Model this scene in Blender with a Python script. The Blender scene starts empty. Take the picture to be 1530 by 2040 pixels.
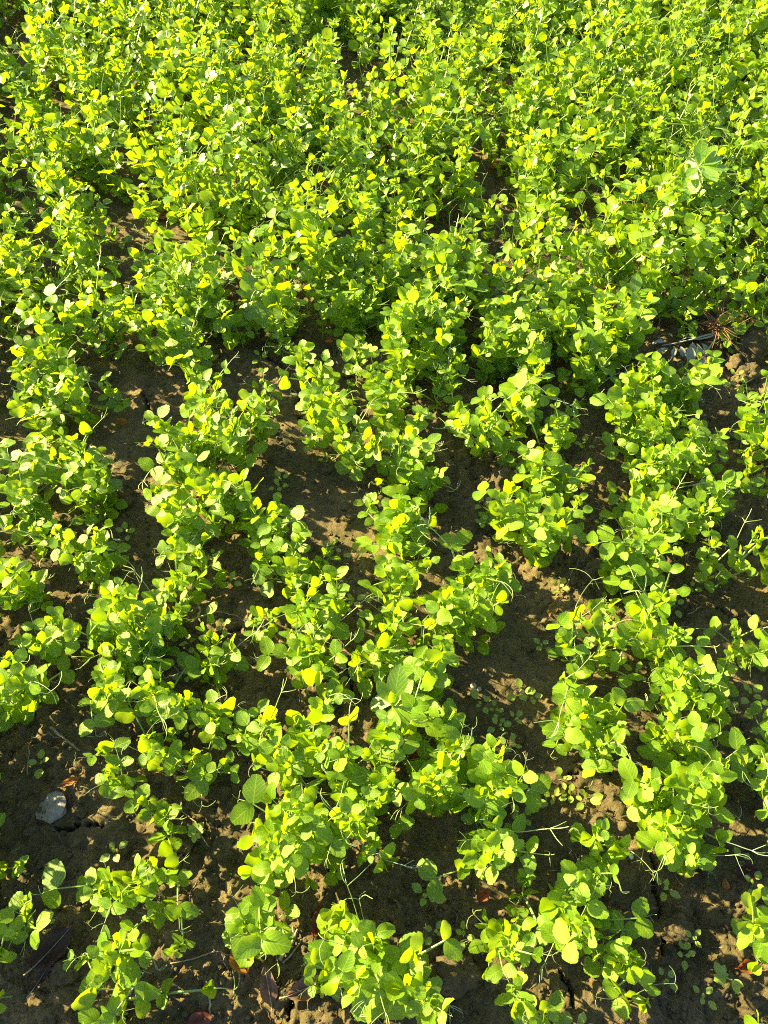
import bpy, bmesh, math, random
import numpy as np
from mathutils import Vector, Matrix

SC = bpy.context.scene
COL = SC.collection
R = math.radians

# ------------------------------------------------------------------ camera
CAM_H, PITCH, F = 1.30, R(55), 1500.0
cam = bpy.data.objects.new('camera', bpy.data.cameras.new('camera'))
COL.objects.link(cam)
cam.location = (0, 0, CAM_H)
cam.rotation_euler = (R(90) - PITCH, 0, 0)
cam.data.sensor_fit = 'VERTICAL'
cam.data.sensor_height = 24.0
cam.data.lens = 24.0 * F / 2040.0
cam.data.clip_start, cam.data.clip_end = 0.02, 500
SC.camera = cam
SC.render.resolution_x, SC.render.resolution_y = 768, 1024

# ------------------------------------------------------------------ sky, sun, exposure
SUN_AZ, SUN_EL = R(-64), R(23.5)          # measured clockwise from straight ahead: ahead and to the left
SUN_DIR = np.array([math.sin(SUN_AZ) * math.cos(SUN_EL), math.cos(SUN_AZ) * math.cos(SUN_EL), math.sin(SUN_EL)])
W = bpy.data.worlds.new('World')
SC.world = W
W.use_nodes = True
nt = W.node_tree
sky = nt.nodes.new('ShaderNodeTexSky')
sky.sky_type = 'NISHITA'
sky.sun_disc = False
sky.sun_elevation = SUN_EL
sky.sun_rotation = SUN_AZ
bg = nt.nodes['Background']
nt.links.new(sky.outputs[0], bg.inputs[0])
bg.inputs[1].default_value = 0.05
sun = bpy.data.objects.new('sun', bpy.data.lights.new('sun', 'SUN'))
COL.objects.link(sun)
sun.data.energy = 5.0
sun.data.angle = R(0.55)
sun.data.color = (1.0, 0.83, 0.40)
sun.rotation_euler = Vector(SUN_DIR).to_track_quat('Z', 'Y').to_euler()
sun.location = (-4, 3, 4)
SC.view_settings.view_transform = 'Standard'
SC.view_settings.look = 'None'
SC.view_settings.gamma = 1.0
SC.view_settings.use_curve_mapping = False
SC.view_settings.exposure = 2.6
SC.render.engine = 'CYCLES'
SC.cycles.max_bounces = 10
SC.cycles.transmission_bounces = 8
SC.cycles.diffuse_bounces = 4
SC.cycles.use_denoising = False
SC.cycles.filter_width = 1.1
SC.cycles.sample_clamp_indirect = 6

# ------------------------------------------------------------------ pixel <-> ground
CT, ST = math.cos(PITCH), math.sin(PITCH)
def at(px, py, z=0.0):
    """where the line of sight through this photo pixel meets the level z"""
    u, v = (px - 765) / F, (py - 1020) / F
    dx, dy, dz = u, CT - v * ST, -ST - v * CT
    t = (z - CAM_H) / dz
    return np.array([dx * t, dy * t, z])
def pix(p):
    x, y, z = p[0], p[1], p[2] - CAM_H
    dep = y * CT - z * ST
    return 765 + F * x / dep, 1020 - F * (y * ST + z * CT) / dep
def scale_at(px, py):
    """metres per photo pixel on the ground there"""
    return (CAM_H / (ST + (py - 1020) / F * CT)) / F

# ------------------------------------------------------------------ numpy noise
rng = np.random.default_rng(11)
PERM = rng.random((256, 256))
def vnoise(x, y, s, off=0):
    ca, sa = math.cos(1.1 * off + 0.5), math.sin(1.1 * off + 0.5)
    x, y = (ca * x - sa * y) / s + 37.3 + off * 13.7, (sa * x + ca * y) / s + 91.1 + off * 7.9
    xi, yi = np.floor(x).astype(int), np.floor(y).astype(int)
    fx, fy = x - xi, y - yi
    fx = fx * fx * (3 - 2 * fx); fy = fy * fy * (3 - 2 * fy)
    a = PERM[xi % 256, yi % 256]; b = PERM[(xi + 1) % 256, yi % 256]
    c = PERM[xi % 256, (yi + 1) % 256]; d = PERM[(xi + 1) % 256, (yi + 1) % 256]
    return (a * (1 - fx) + b * fx) * (1 - fy) + (c * (1 - fx) + d * fx) * fy - 0.5
JX, JY, JR = rng.random((256, 256)), rng.random((256, 256)), rng.random((256, 256))
def bumps(x, y, s, off=0, keep=0.6):
    """rounded lumps of about size s, on a share of the cells"""
    x = x / s + 51.7 + off * 11.3; y = y / s + 17.9 + off * 5.1
    xi, yi = np.floor(x).astype(int), np.floor(y).astype(int)
    out = np.zeros_like(x)
    for ax in (-1, 0, 1):
        for ay in (-1, 0, 1):
            cx, cy = xi + ax, yi + ay
            i, j = cx % 256, cy % 256
            r = 0.28 + 0.34 * JR[i, j]
            d2 = ((x - cx - JX[i, j]) ** 2 + (y - cy - JY[i, j]) ** 2) / (r * r)
            h = np.sqrt(np.clip(1 - d2, 0, 1)) * r * (JR[j, i] < keep)
            out = np.maximum(out, h)
    return out

CRACKS = [
    ([(1285, 1675), (1300, 1712), (1305, 1740), (1309, 1780), (1318, 1825), (1316, 1850), (1322, 1880), (1316, 1905)], 6.0),
    ([(1110, 1935), (1120, 1950), (1134, 1969), (1140, 1990), (1143, 2014)], 5.0),
    ([(577, 1975), (579, 1995), (573, 2015), (577, 2040)], 5.5),
    ([(522, 686), (530, 708), (539, 720), (561, 732), (572, 752), (576, 765), (585, 784), (602, 788), (590, 815), (604, 850)], 4.5),
    ([(425, 1275), (440, 1272), (450, 1265), (470, 1263), (495, 1250)], 3.5),
    ([(290, 790), (296, 815), (300, 850)], 4.0),
    ([(1120, 1548), (1145, 1546), (1165, 1538), (1198, 1537)], 3.0),
    ([(1430, 1211), (1448, 1220), (1464, 1232), (1480, 1229), (1500, 1224)], 2.5),
    ([(820, 1985), (845, 1978), (880, 1990), (912, 1992)], 3.5),
    ([(100, 1655), (150, 1650), (190, 1648), (215, 1655)], 2.5),
    ([(970, 1090), (985, 1115), (1000, 1140)], 3.0),
    ([(690, 1330), (700, 1370), (697, 1400)], 3.5),
]
def crack_lines():
    out = []
    for k, (pts, w) in enumerate(CRACKS):
        P = [at(*p)[:2] for p in pts]
        fine = []
        for a, b in zip(P[:-1], P[1:]):
            n = max(2, int(np.hypot(*(b - a)) / 0.008))
            for i in range(n):
                fine.append(a + (b - a) * i / n)
        fine.append(P[-1])
        fine = np.array(fine)
        fine[1:-1] += np.random.default_rng(k).normal(0, 0.0022, fine[1:-1].shape)
        out.append((fine, w * scale_at(*pts[len(pts) // 2])))
    return out
CL = crack_lines()

def height(x, y):
    z = 0.020 * vnoise(x, y, 0.42, 1) + 0.014 * vnoise(x, y, 0.17, 2) + 0.011 * vnoise(x, y, 0.07, 3)
    rough = np.clip(vnoise(x, y, 0.33, 9) * 2.2 + 0.55, 0.12, 1)        # crumbly here, crusted smooth there
    z = z + rough * (0.014 * vnoise(x, y, 0.026, 4) + 0.011 * vnoise(x, y, 0.012, 5) + 0.007 * vnoise(x, y, 0.0065, 6))
    z = z + 0.0024 * vnoise(x, y, 0.010, 7) + 0.0016 * vnoise(x, y, 0.005, 8)
    z = z + rough * (0.33 * bumps(x, y, 0.045, 1, 0.4) * 0.045 * 1.2 + 0.030 * 0.5 * bumps(x, y, 0.021, 2, 0.5) + 0.5 * 0.011 * bumps(x, y, 0.010, 3, 0.6))
    return z
def carve(x, y, z):
    for line, w in CL:
        lo, hi = line.min(0) - 0.03, line.max(0) + 0.03
        m = (x > lo[0]) & (x < hi[0]) & (y > lo[1]) & (y < hi[1])
        if not m.any():
            continue
        q = np.stack([x[m], y[m]], 1)
        best = np.full(len(q), 9.0)
        pos = np.zeros(len(q))
        for i, (a, b) in enumerate(zip(line[:-1], line[1:])):
            ab = b - a
            t = np.clip(((q - a) @ ab) / (ab @ ab + 1e-12), 0, 1)
            d = np.hypot(*(q - a - t[:, None] * ab).T)
            pos = np.where(d < best, (i + t) / (len(line) - 1), pos)
            best = np.minimum(best, d)
        ww = w * (0.35 + 0.65 * np.sin(np.pi * np.clip(pos, 0.04, 0.96)))
        z[m] -= 0.030 * np.clip(1.25 - best / (ww * 0.75), 0, 1)
        z[m] += 0.003 * np.exp(-((best - ww) / 0.012) ** 2)             # curled-up lips of the crust
    return z
def ground(x, y):
    return float(height(np.array([x]), np.array([y]))[0])

# ------------------------------------------------------------------ materials
def material(name):
    m = bpy.data.materials.new(name)
    m.use_nodes = True
    n = m.node_tree.nodes
    return m, n, m.node_tree.links, n['Principled BSDF'], n['Material Output']
def node(n, t, **kw):
    o = n.new(t)
    for k, v in kw.items():
        setattr(o, k, v)
    return o
def ramp(n, l, fac, stops):
    r = n.new('ShaderNodeValToRGB')
    e = r.color_ramp.elements
    while len(e) < len(stops):
        e.new(0.5)
    for el, (p, c) in zip(e, stops):
        el.position = p; el.color = (*c, 1)
    l.new(fac, r.inputs[0])
    return r.outputs[0]
def noise(n, l, vec, scale, detail=6, rough=0.6):
    t = n.new('ShaderNodeTexNoise')
    t.inputs['Scale'].default_value = scale; t.inputs['Detail'].default_value = detail; t.inputs['Roughness'].default_value = rough
    if vec is not None:
        l.new(vec, t.inputs['Vector'])
    return t.outputs['Fac']
def mixc(n, l, fac, a, b, mode='MIX'):
    x = n.new('ShaderNodeMix'); x.data_type = 'RGBA'; x.blend_type = mode
    for sock, val in ((x.inputs['Factor'], fac), (x.inputs[6], a), (x.inputs[7], b)):
        if hasattr(val, 'is_linked'):
            l.new(val, sock)
        elif isinstance(val, tuple):
            sock.default_value = (*val, 1)
        else:
            sock.default_value = val
    return x.outputs[2]
def math_(n, l, op, a, b=0.0):
    x = n.new('ShaderNodeMath'); x.operation = op
    for i, v in enumerate((a, b)):
        if hasattr(v, 'is_linked'):
            l.new(v, x.inputs[i])
        else:
            x.inputs[i].default_value = v
    return x.outputs[0]

def leaf_material(name, refl_a, refl_b, trans_a, trans_b, rough=0.36, spec=0.5, veins=0.35):
    m, n, l, p, out = material(name)
    info = node(n, 'ShaderNodeObjectInfo')
    att = node(n, 'ShaderNodeAttribute', attribute_name='rnd')
    rnd = math_(n, l, 'FRACT', math_(n, l, 'ADD', info.outputs['Random'], att.outputs['Fac']))
    uv = node(n, 'ShaderNodeUVMap', uv_map='leaf')
    sep = node(n, 'ShaderNodeSeparateXYZ'); l.new(uv.outputs[0], sep.inputs[0])
    ax = math_(n, l, 'ABSOLUTE', sep.outputs[1])
    # side veins fan out and forward from the midrib
    ph = math_(n, l, 'SUBTRACT', math_(n, l, 'MULTIPLY', sep.outputs[0], 40.0), math_(n, l, 'MULTIPLY', ax, 34.0))
    vn = math_(n, l, 'POWER', math_(n, l, 'ABSOLUTE', math_(n, l, 'SINE', math_(n, l, 'MULTIPLY', ph, 0.5))), 9.0)
    mid = math_(n, l, 'LESS_THAN', ax, 0.022)
    vein = math_(n, l, 'MAXIMUM', math_(n, l, 'MULTIPLY', vn, 0.55), mid)
    vein = math_(n, l, 'MULTIPLY', vein, veins)
    tc = node(n, 'ShaderNodeTexCoord')
    blotch = noise(n, l, tc.outputs['Object'], 90, 3)
    ca = mixc(n, l, rnd, refl_a, refl_b)
    ca = mixc(n, l, math_(n, l, 'MULTIPLY', blotch, 0.18), ca, tuple(0.55 * c for c in refl_a))
    wax = math_(n, l, 'GREATER_THAN', math_(n, l, 'FRACT', math_(n, l, 'MULTIPLY', rnd, 3.73)), 0.74)
    ca = mixc(n, l, math_(n, l, 'MULTIPLY', wax, 0.5), ca, (refl_a[0] * 1.05, refl_a[1] * 1.0, refl_a[2] * 2.4))      # waxy grey-green leaves
    dust = ramp(n, l, noise(n, l, tc.outputs['Object'], 420, 2), [(0.66, (0, 0, 0)), (0.72, (1, 1, 1))])
    ca = mixc(n, l, math_(n, l, 'MULTIPLY', dust, 0.16), ca, (0.26, 0.27, 0.14))
    ca = mixc(n, l, vein, ca, tuple(min(1, 1.7 * c + 0.02) for c in refl_b))
    ct = mixc(n, l, rnd, trans_a, trans_b)
    ct = mixc(n, l, math_(n, l, 'MULTIPLY', blotch, 0.2), ct, tuple(0.6 * c for c in trans_a))
    l.new(ca, p.inputs['Base Color'])
    l.new(math_(n, l, 'ADD', math_(n, l, 'MULTIPLY', math_(n, l, 'FRACT', math_(n, l, 'MULTIPLY', rnd, 7.31)), 0.24), rough - 0.12), p.inputs['Roughness'])
    p.inputs['Specular IOR Level'].default_value = spec
    bmp = node(n, 'ShaderNodeBump'); bmp.inputs['Strength'].default_value = 0.35; bmp.inputs['Distance'].default_value = 0.0012
    l.new(math_(n, l, 'SUBTRACT', math_(n, l, 'MULTIPLY', noise(n, l, tc.outputs['Object'], 160, 2), 1.0), vein), bmp.inputs['Height'])
    l.new(bmp.outputs[0], p.inputs['Normal'])
    tr = node(n, 'ShaderNodeBsdfTranslucent'); l.new(ct, tr.inputs[0])
    ad = node(n, 'ShaderNodeAddShader')                                 # what a leaf reflects plus what it lets through (each its own albedo)
    l.new(p.outputs[0], ad.inputs[0]); l.new(tr.outputs[0], ad.inputs[1]); l.new(ad.outputs[0], out.inputs['Surface'])
    return m

M_LEAF = leaf_material('pea_leaf', (0.068, 0.135, 0.008), (0.116, 0.190, 0.005), (0.165, 0.245, 0.002), (0.23, 0.31, 0.001), rough=0.33, spec=0.2, veins=0.5)
M_BROAD = leaf_material('broad_leaf', (0.085, 0.16, 0.014), (0.115, 0.19, 0.012), (0.15, 0.25, 0.006), (0.20, 0.29, 0.006), rough=0.25, spec=0.55, veins=0.6)
M_WEED = leaf_material('weed_leaf', (0.13, 0.19, 0.026), (0.17, 0.235, 0.03), (0.17, 0.24, 0.012), (0.24, 0.28, 0.016), rough=0.4, spec=0.3, veins=0.3)
M_WILT = leaf_material('wilted_leaf', (0.19, 0.22, 0.165), (0.25, 0.27, 0.2), (0.03, 0.04, 0.02), (0.04, 0.05, 0.02), rough=0.6, spec=0.3)
M_STALK = leaf_material('pea_stalk', (0.16, 0.25, 0.06), (0.22, 0.31, 0.08), (0.12, 0.17, 0.02), (0.15, 0.19, 0.025), rough=0.3, veins=0.0)
M_TENDRIL = leaf_material('pea_tendril', (0.24, 0.32, 0.11), (0.30, 0.36, 0.14), (0.10, 0.14, 0.03), (0.12, 0.15, 0.035), rough=0.35, veins=0.0)

def soil_material(name, dark, mid, light, bump=1.0, scale=1.0):
    m, n, l, p, out = material(name)
    geo = node(n, 'ShaderNodeNewGeometry')
    tc = node(n, 'ShaderNodeTexCoord')
    v = tc.outputs['Object'] if scale != 1.0 else geo.outputs['Position']
    big = noise(n, l, v, 4.5, 4); med = noise(n, l, v, 26, 6, 0.65); fine = noise(n, l, v, 130, 8, 0.78)
    f = math_(n, l, 'ADD', math_(n, l, 'MULTIPLY', big, 0.40), math_(n, l, 'ADD', math_(n, l, 'MULTIPLY', med, 0.35), math_(n, l, 'MULTIPLY', fine, 0.33)))
    c = ramp(n, l, f, [(0.38, dark), (0.53, mid), (0.68, light)])
    alg = ramp(n, l, noise(n, l, v, 8.0, 5), [(0.50, (0, 0, 0)), (0.66, (1, 1, 1))])
    c = mixc(n, l, math_(n, l, 'MULTIPLY', alg, 0.45), c, (0.105, 0.098, 0.036))                # thin film of algae on the crust
    red = ramp(n, l, noise(n, l, v, 60.0, 3), [(0.60, (0, 0, 0)), (0.70, (1, 1, 1))])
    c = mixc(n, l, math_(n, l, 'MULTIPLY', red, 0.35), c, (0.20, 0.105, 0.055))
    l.new(c, p.inputs['Base Color'])
    p.inputs['Roughness'].default_value = 0.9
    p.inputs['Specular IOR Level'].default_value = 0.25
    b1 = node(n, 'ShaderNodeBump'); b1.inputs['Strength'].default_value = bump; b1.inputs['Distance'].default_value = 0.012
    hh = math_(n, l, 'ADD', fine, math_(n, l, 'MULTIPLY', noise(n, l, v, 430, 5, 0.8), 0.6))
    l.new(hh, b1.inputs['Height']); l.new(b1.outputs[0], p.inputs['Normal'])
    return m
M_SOIL = soil_material('soil_crust', (0.070, 0.058, 0.031), (0.185, 0.145, 0.070), (0.36, 0.265, 0.12))
M_CLOD = soil_material('soil_clod', (0.085, 0.070, 0.040), (0.18, 0.142, 0.074), (0.32, 0.24, 0.125), scale=2.0)

def plain(name, col, col2=None, rough=0.6, scale=60, bump=0.3, spec=0.4, trans=None, mixw=0.3):
    m, n, l, p, out = material(name)
    tc = node(n, 'ShaderNodeTexCoord')
    f = noise(n, l, tc.outputs['Object'], scale, 6, 0.65)
    c2 = col2 or tuple(0.5 * c for c in col)
    l.new(ramp(n, l, f, [(0.35, c2), (0.62, col)]), p.inputs['Base Color'])
    p.inputs['Roughness'].default_value = rough
    p.inputs['Specular IOR Level'].default_value = spec
    b = node(n, 'ShaderNodeBump'); b.inputs['Strength'].default_value = bump; b.inputs['Distance'].default_value = 0.002
    l.new(f, b.inputs['Height']); l.new(b.outputs[0], p.inputs['Normal'])
    if trans:
        t = node(n, 'ShaderNodeBsdfTranslucent'); t.inputs[0].default_value = (*trans, 1)
        mx = node(n, 'ShaderNodeMixShader'); mx.inputs[0].default_value = mixw
        l.new(p.outputs[0], mx.inputs[1]); l.new(t.outputs[0], mx.inputs[2]); l.new(mx.outputs[0], out.inputs['Surface'])
    return m
M_STONE = plain('pale_stone', (0.215, 0.20, 0.185), (0.13, 0.122, 0.115), 0.45, 70, 0.4)
M_TWIG = plain('dry_twig', (0.36, 0.30, 0.21), (0.17, 0.13, 0.08), 0.8, 120)
M_ROOT = plain('dry_root', (0.30, 0.16, 0.08), (0.15, 0.075, 0.035), 0.8, 150)
M_CAP = plain('mushroom_cap_flesh', (0.55, 0.50, 0.44), (0.34, 0.30, 0.26), 0.4, 200, 0.1, 0.5, (0.5, 0.45, 0.38), 0.5)
M_TAN = plain('tan_cap_flesh', (0.42, 0.33, 0.20), (0.30, 0.23, 0.13), 0.5, 150, 0.1)
M_RED = plain('red_petal', (0.62, 0.10, 0.02), (0.4, 0.05, 0.01), 0.5, 100, 0.1, 0.4, (0.6, 0.1, 0.02), 0.3)
M_WHITE = plain('white_pebble', (0.62, 0.62, 0.55), (0.45, 0.46, 0.38), 0.5, 90, 0.2)
def dead(name, c, t):
    return plain(name, c, tuple(0.45 * x for x in c), 0.5, 55, 0.5, 0.45, t, 0.35)
M_DEAD = {
    'orange': dead('dead_leaf_orange', (0.42, 0.17, 0.03), (0.7, 0.28, 0.03)),
    'ochre': dead('dead_leaf_ochre', (0.36, 0.23, 0.06), (0.5, 0.3, 0.05)),
    'red': dead('dead_leaf_red', (0.20, 0.06, 0.03), (0.35, 0.08, 0.03)),
    'brown': dead('dead_leaf_brown', (0.23, 0.13, 0.085), (0.3, 0.15, 0.08)),
    'dark': dead('dead_leaf_dark', (0.075, 0.045, 0.042), (0.06, 0.03, 0.02)),
    'maroon': dead('dead_leaf_maroon', (0.09, 0.025, 0.03), (0.1, 0.02, 0.02)),
    'rust': dead('dead_leaf_rust', (0.26, 0.09, 0.03), (0.45, 0.13, 0.03)),
}

# ------------------------------------------------------------------ mesh and object helpers
def mesh_of(name, V, Fc, mat, smooth=True, uv=None, rnd=None):
    me = bpy.data.meshes.new(name)
    V = np.asarray(V, dtype=np.float32)
    me.vertices.add(len(V)); me.vertices.foreach_set('co', V.ravel())
    if isinstance(Fc, np.ndarray):
        k = Fc.shape[1]; tot = Fc.size
        lv = Fc.ravel().astype(np.int32); ls = np.arange(0, tot, k, dtype=np.int32); lt = np.full(len(Fc), k, np.int32)
    else:
        lt = np.array([len(f) for f in Fc], np.int32); ls = np.concatenate([[0], np.cumsum(lt)[:-1]]).astype(np.int32)
        lv = np.array([i for f in Fc for i in f], np.int32); tot = len(lv)
    me.loops.add(tot); me.loops.foreach_set('vertex_index', lv)
    me.polygons.add(len(lt)); me.polygons.foreach_set('loop_start', ls); me.polygons.foreach_set('loop_total', lt)
    if smooth:
        me.polygons.foreach_set('use_smooth', np.ones(len(lt), bool))
    if uv is not None:
        u = me.uv_layers.new(name='leaf')
        u.data.foreach_set('uv', np.asarray(uv, np.float32)[lv].ravel())
    if rnd is not None:
        a = me.attributes.new('rnd', 'FLOAT', 'POINT'); a.data.foreach_set('value', np.asarray(rnd, np.float32))
    me.update(calc_edges=True)
    for m in (mat if isinstance(mat, (list, tuple)) else [mat]):
        me.materials.append(m)
    return me
def put(name, me, parent=None, M=None):
    o = bpy.data.objects.new(name, me)
    COL.objects.link(o)
    if parent is not None:
        o.parent = parent
    if M is not None:
        o.matrix_basis = M if isinstance(M, Matrix) else Matrix([list(map(float, r)) for r in M])
    return o
def tag(o, label=None, cat=None, group=None, kind=None):
    for k, v in (('label', label), ('category', cat), ('group', group), ('kind', kind)):
        if v:
            o[k] = v
    return o
def unit(v):
    v = np.asarray(v, float)
    return v / (np.linalg.norm(v) + 1e-12)
def frame(o, x, z, s=1.0):
    """4x4: local x along x, local z as near to z as possible"""
    x = unit(x); y = np.cross(z, x); y = unit(y) if np.linalg.norm(y) > 1e-6 else unit(np.cross([0, 0.3, 1], x)); zz = np.cross(x, y)
    M = np.eye(4); M[:3, 0], M[:3, 1], M[:3, 2], M[:3, 3] = x * s, y * s, zz * s, o
    return M
def tube(P, rad, sides=4):
    """verts, quads of a tapering tube along the points P"""
    P = np.asarray(P, float); n = len(P)
    rad = np.broadcast_to(np.asarray(rad, float), (n,)) if np.ndim(rad) else np.full(n, rad)
    T = np.gradient(P, axis=0)
    V, Q = [], []
    ref = np.array([0.31, 0.17, 0.93])
    for i in range(n):
        t = unit(T[i]); a = np.cross(t, ref)
        a = unit(a) if np.linalg.norm(a) > 1e-3 else unit(np.cross(t, [1, 0, 0])); b = np.cross(t, a)
        for k in range(sides):
            w = 2 * math.pi * k / sides
            V.append(P[i] + rad[i] * (math.cos(w) * a + math.sin(w) * b))
    for i in range(n - 1):
        for k in range(sides):
            k2 = (k + 1) % sides
            Q.append((i * sides + k, i * sides + k2, (i + 1) * sides + k2, (i + 1) * sides + k))
    Q.append(tuple(range(sides))[::-1] if sides == 4 else (0, 2, 1, 1)[:3])
    return V, Q
def join(parts):
    V, Fc = [], []
    for v, f in parts:
        b = len(V)
        V += list(v); Fc += [tuple(i + b for i in q) for q in f]
    return V, Fc
def arc(p, d, bend, L, n, r, wob=0.0):
    """n+1 points from p, heading d, turning by the vector bend per unit of length"""
    pts = [np.array(p, float)]; d = unit(d)
    for i in range(n):
        d = unit(d + np.asarray(bend) / n + r.normal(0, wob, 3))
        pts.append(pts[-1] + d * L / n)
    return np.array(pts), d

# ------------------------------------------------------------------ leaf blades
def blade(st, W_, fold, droop, tooth, r, pw=0.85, pe=0.62, tip=0.35, wave=0.03, slim=False):
    """blade along +x, length 1; returns verts, quads/tris, uv (x, across)"""
    xs = np.array(st)
    V, uv, Fc = [], [], []
    w = W_ * np.clip(np.sin(np.pi * np.clip(xs, 0, 1) ** pw), 0, 1) ** pe
    w[-1] = 0; w[0] = 0
    if tip:
        w[-2] = max(w[-2], W_ * tip)
    n = len(xs); ph = r.random(4) * 6.28
    for i, x in enumerate(xs):
        zc = -droop * x * x + 0.02 * math.sin(5 * x + ph[0])
        V.append((x, 0, zc)); uv.append((x, 0))
        for s in (-1, 1):
            tt = 1 + (tooth * (1 if i % 2 else -1) if x > 0.33 else 0)
            ww = w[i] * tt * (1 + 0.05 * math.sin(7 * x + ph[1] + s))
            xx = x + (0.035 * tooth / 0.07 if (tooth and i % 2 and x > 0.33) else 0) - 0.06 * (1 - abs(2 * x - 1)) * 0
            V.append((xx, s * ww, zc + fold * ww + wave * math.sin(9 * x + ph[2] + 2 * s) * (ww / W_)))
            uv.append((x, s * ww / W_ * 0.5))
    for i in range(n - 1):
        a, b = 3 * i, 3 * (i + 1)
        for s in (1, 2):
            if i == 0:
                q = (a, b, b + s)
            elif i == n - 2:
                q = (a, b, a + s)
            else:
                q = (a, b, b + s, a + s)
            Fc.append(q if s == 2 else q[::-1])
    used = sorted({i for f in Fc for i in f}); mp = {o: k for k, o in enumerate(used)}
    return [V[i] for i in used], [tuple(mp[i] for i in f) for f in Fc], [uv[i] for i in used]
ST_FINE = [0, 0.09, 0.22, 0.36, 0.47, 0.58, 0.68, 0.78, 0.87, 0.955, 1.0]
ST_LOW = [0, 0.15, 0.4, 0.65, 0.88, 1.0]
rr = np.random.default_rng(5)
LEAFLETS = [blade(ST_FINE, rr.uniform(0.33, 0.44), f, d, t, rr, tip=0.42)
            for f, d, t in ((0.10, 0.08, 0.022), (0.22, 0.15, 0.0), (0.35, 0.05, 0.012), (0.05, 0.22, 0.028), (-0.10, 0.18, 0.032), (0.18, -0.08, 0.0), (0.28, 0.12, 0.0), (0.45, 0.10, 0.015), (0.12, 0.3, 0.03))]
YOUNG = [blade(ST_LOW, 0.40, f, d, 0.03, rr) for f, d in ((0.9, 0.0), (1.3, 0.1), (0.7, -0.15))]
LEAF_LOW = [blade(ST_LOW, rr.uniform(0.36, 0.46), f, d, 0.0, rr, tip=0.4, wave=0.05) for f, d in ((0.10, 0.1), (0.3, 0.15), (0.2, -0.05), (-0.08, 0.2), (0.45, 0.1))]
def stipule_pair(r, st, up, spread_):
    """two half-heart wings clasping the stem, as one collar"""
    parts, uvs = [], []
    for s in (-1, 1):
        v, f, u = blade(st, r.uniform(0.34, 0.42), r.uniform(0.1, 0.35), r.uniform(0, 0.15), 0.06 if len(st) > 7 else 0, r, pw=0.75, tip=0.25)
        M = frame((0.0, 0, 0), unit((0.55, s * spread_, up)), unit((-0.35, -0.25 * s, 1)))
        v = [(M @ np.array([*p, 1]))[:3] for p in v]
        parts.append((v, f)); uvs += u
    V, Fc = join(parts)
    return V, Fc, uvs
ST_STIP = [0, 0.12, 0.3, 0.48, 0.62, 0.76, 0.9, 1.0]
STIPS = [stipule_pair(rr, ST_STIP, u, s) for u, s in ((0.35, 0.8), (0.55, 0.7), (0.15, 1.0), (0.7, 0.6), (0.3, 1.1))]
STIP_LOW = [stipule_pair(rr, [0, 0.25, 0.6, 1.0], u, s) for u, s in ((0.35, 0.8), (0.6, 0.7), (0.15, 1.0))]

# stalk: petiole of length 1 unit (= PET metres) then tendril; first the geometry, in metres
PET = 0.030
def stalk_geo(r, tend, sides=3, branches=3):
    p, d = arc((0, 0, 0), (1, 0, 0.12), (0, r.normal(0, 0.1), -0.3), PET, 3, r)
    parts = [tube(p, [0.0011, 0.00095, 0.0009, 0.0008], sides)]
    end, dirn = p[-1].copy(), d.copy()
    tip_parts = []
    if tend > 0:
        p2, d2 = arc(end, d + r.normal(0, 0.12, 3), r.normal(0, 0.8, 3) + [0, 0, -0.5], tend * 0.62, 4, r, 0.05)
        tip_parts.append(tube(p2, [0.0005, 0.00043, 0.00038, 0.00035, 0.00033], sides))
        for b in range(branches):
            side = np.array([0, (-1, 1, 0.1)[b], r.normal(0, 0.4)])
            p3, _ = arc(p2[-1], d2 + 0.9 * side, r.normal(0, 2.3, 3), tend * r.uniform(0.25, 0.5), 5, r, 0.1)
            tip_parts.append(tube(p3, [0.00033, 0.00032, 0.00031, 0.0003, 0.00028, 0.00025], sides))
    v1, f1 = join(parts); v2, f2 = join(tip_parts) if tip_parts else ([], [])
    return v1 + v2, f1 + [tuple(i + len(v1) for i in q) for q in f2], len(f1), end, dirn
STALKS = [stalk_geo(rr, t) for t in (0.042, 0.052, 0.032, 0.062, 0.036, 0.046, 0.0, 0.024)]
STALK_LOW = [stalk_geo(rr, t, 3, 2) for t in (0.05, 0.07, 0.035, 0.0)]

def blade_mesh(name, B, mat):
    return mesh_of(name, B[0], B[1], mat, uv=B[2])
ME_LEAFLET = [blade_mesh('leaflet', B, M_LEAF) for B in LEAFLETS]
ME_YOUNG = [blade_mesh('young_leaflet', B, M_LEAF) for B in YOUNG]
ME_STIP = [blade_mesh('stipule', B, M_LEAF) for B in STIPS]
ME_STALK = []
for v, f, nf, e, d in STALKS:
    me = mesh_of('leaf_stalk', v, f, [M_STALK, M_TENDRIL])
    mi = np.zeros(len(f), np.int32); mi[nf:] = 1
    me.polygons.foreach_set('material_index', mi)
    ME_STALK.append(me)

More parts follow.
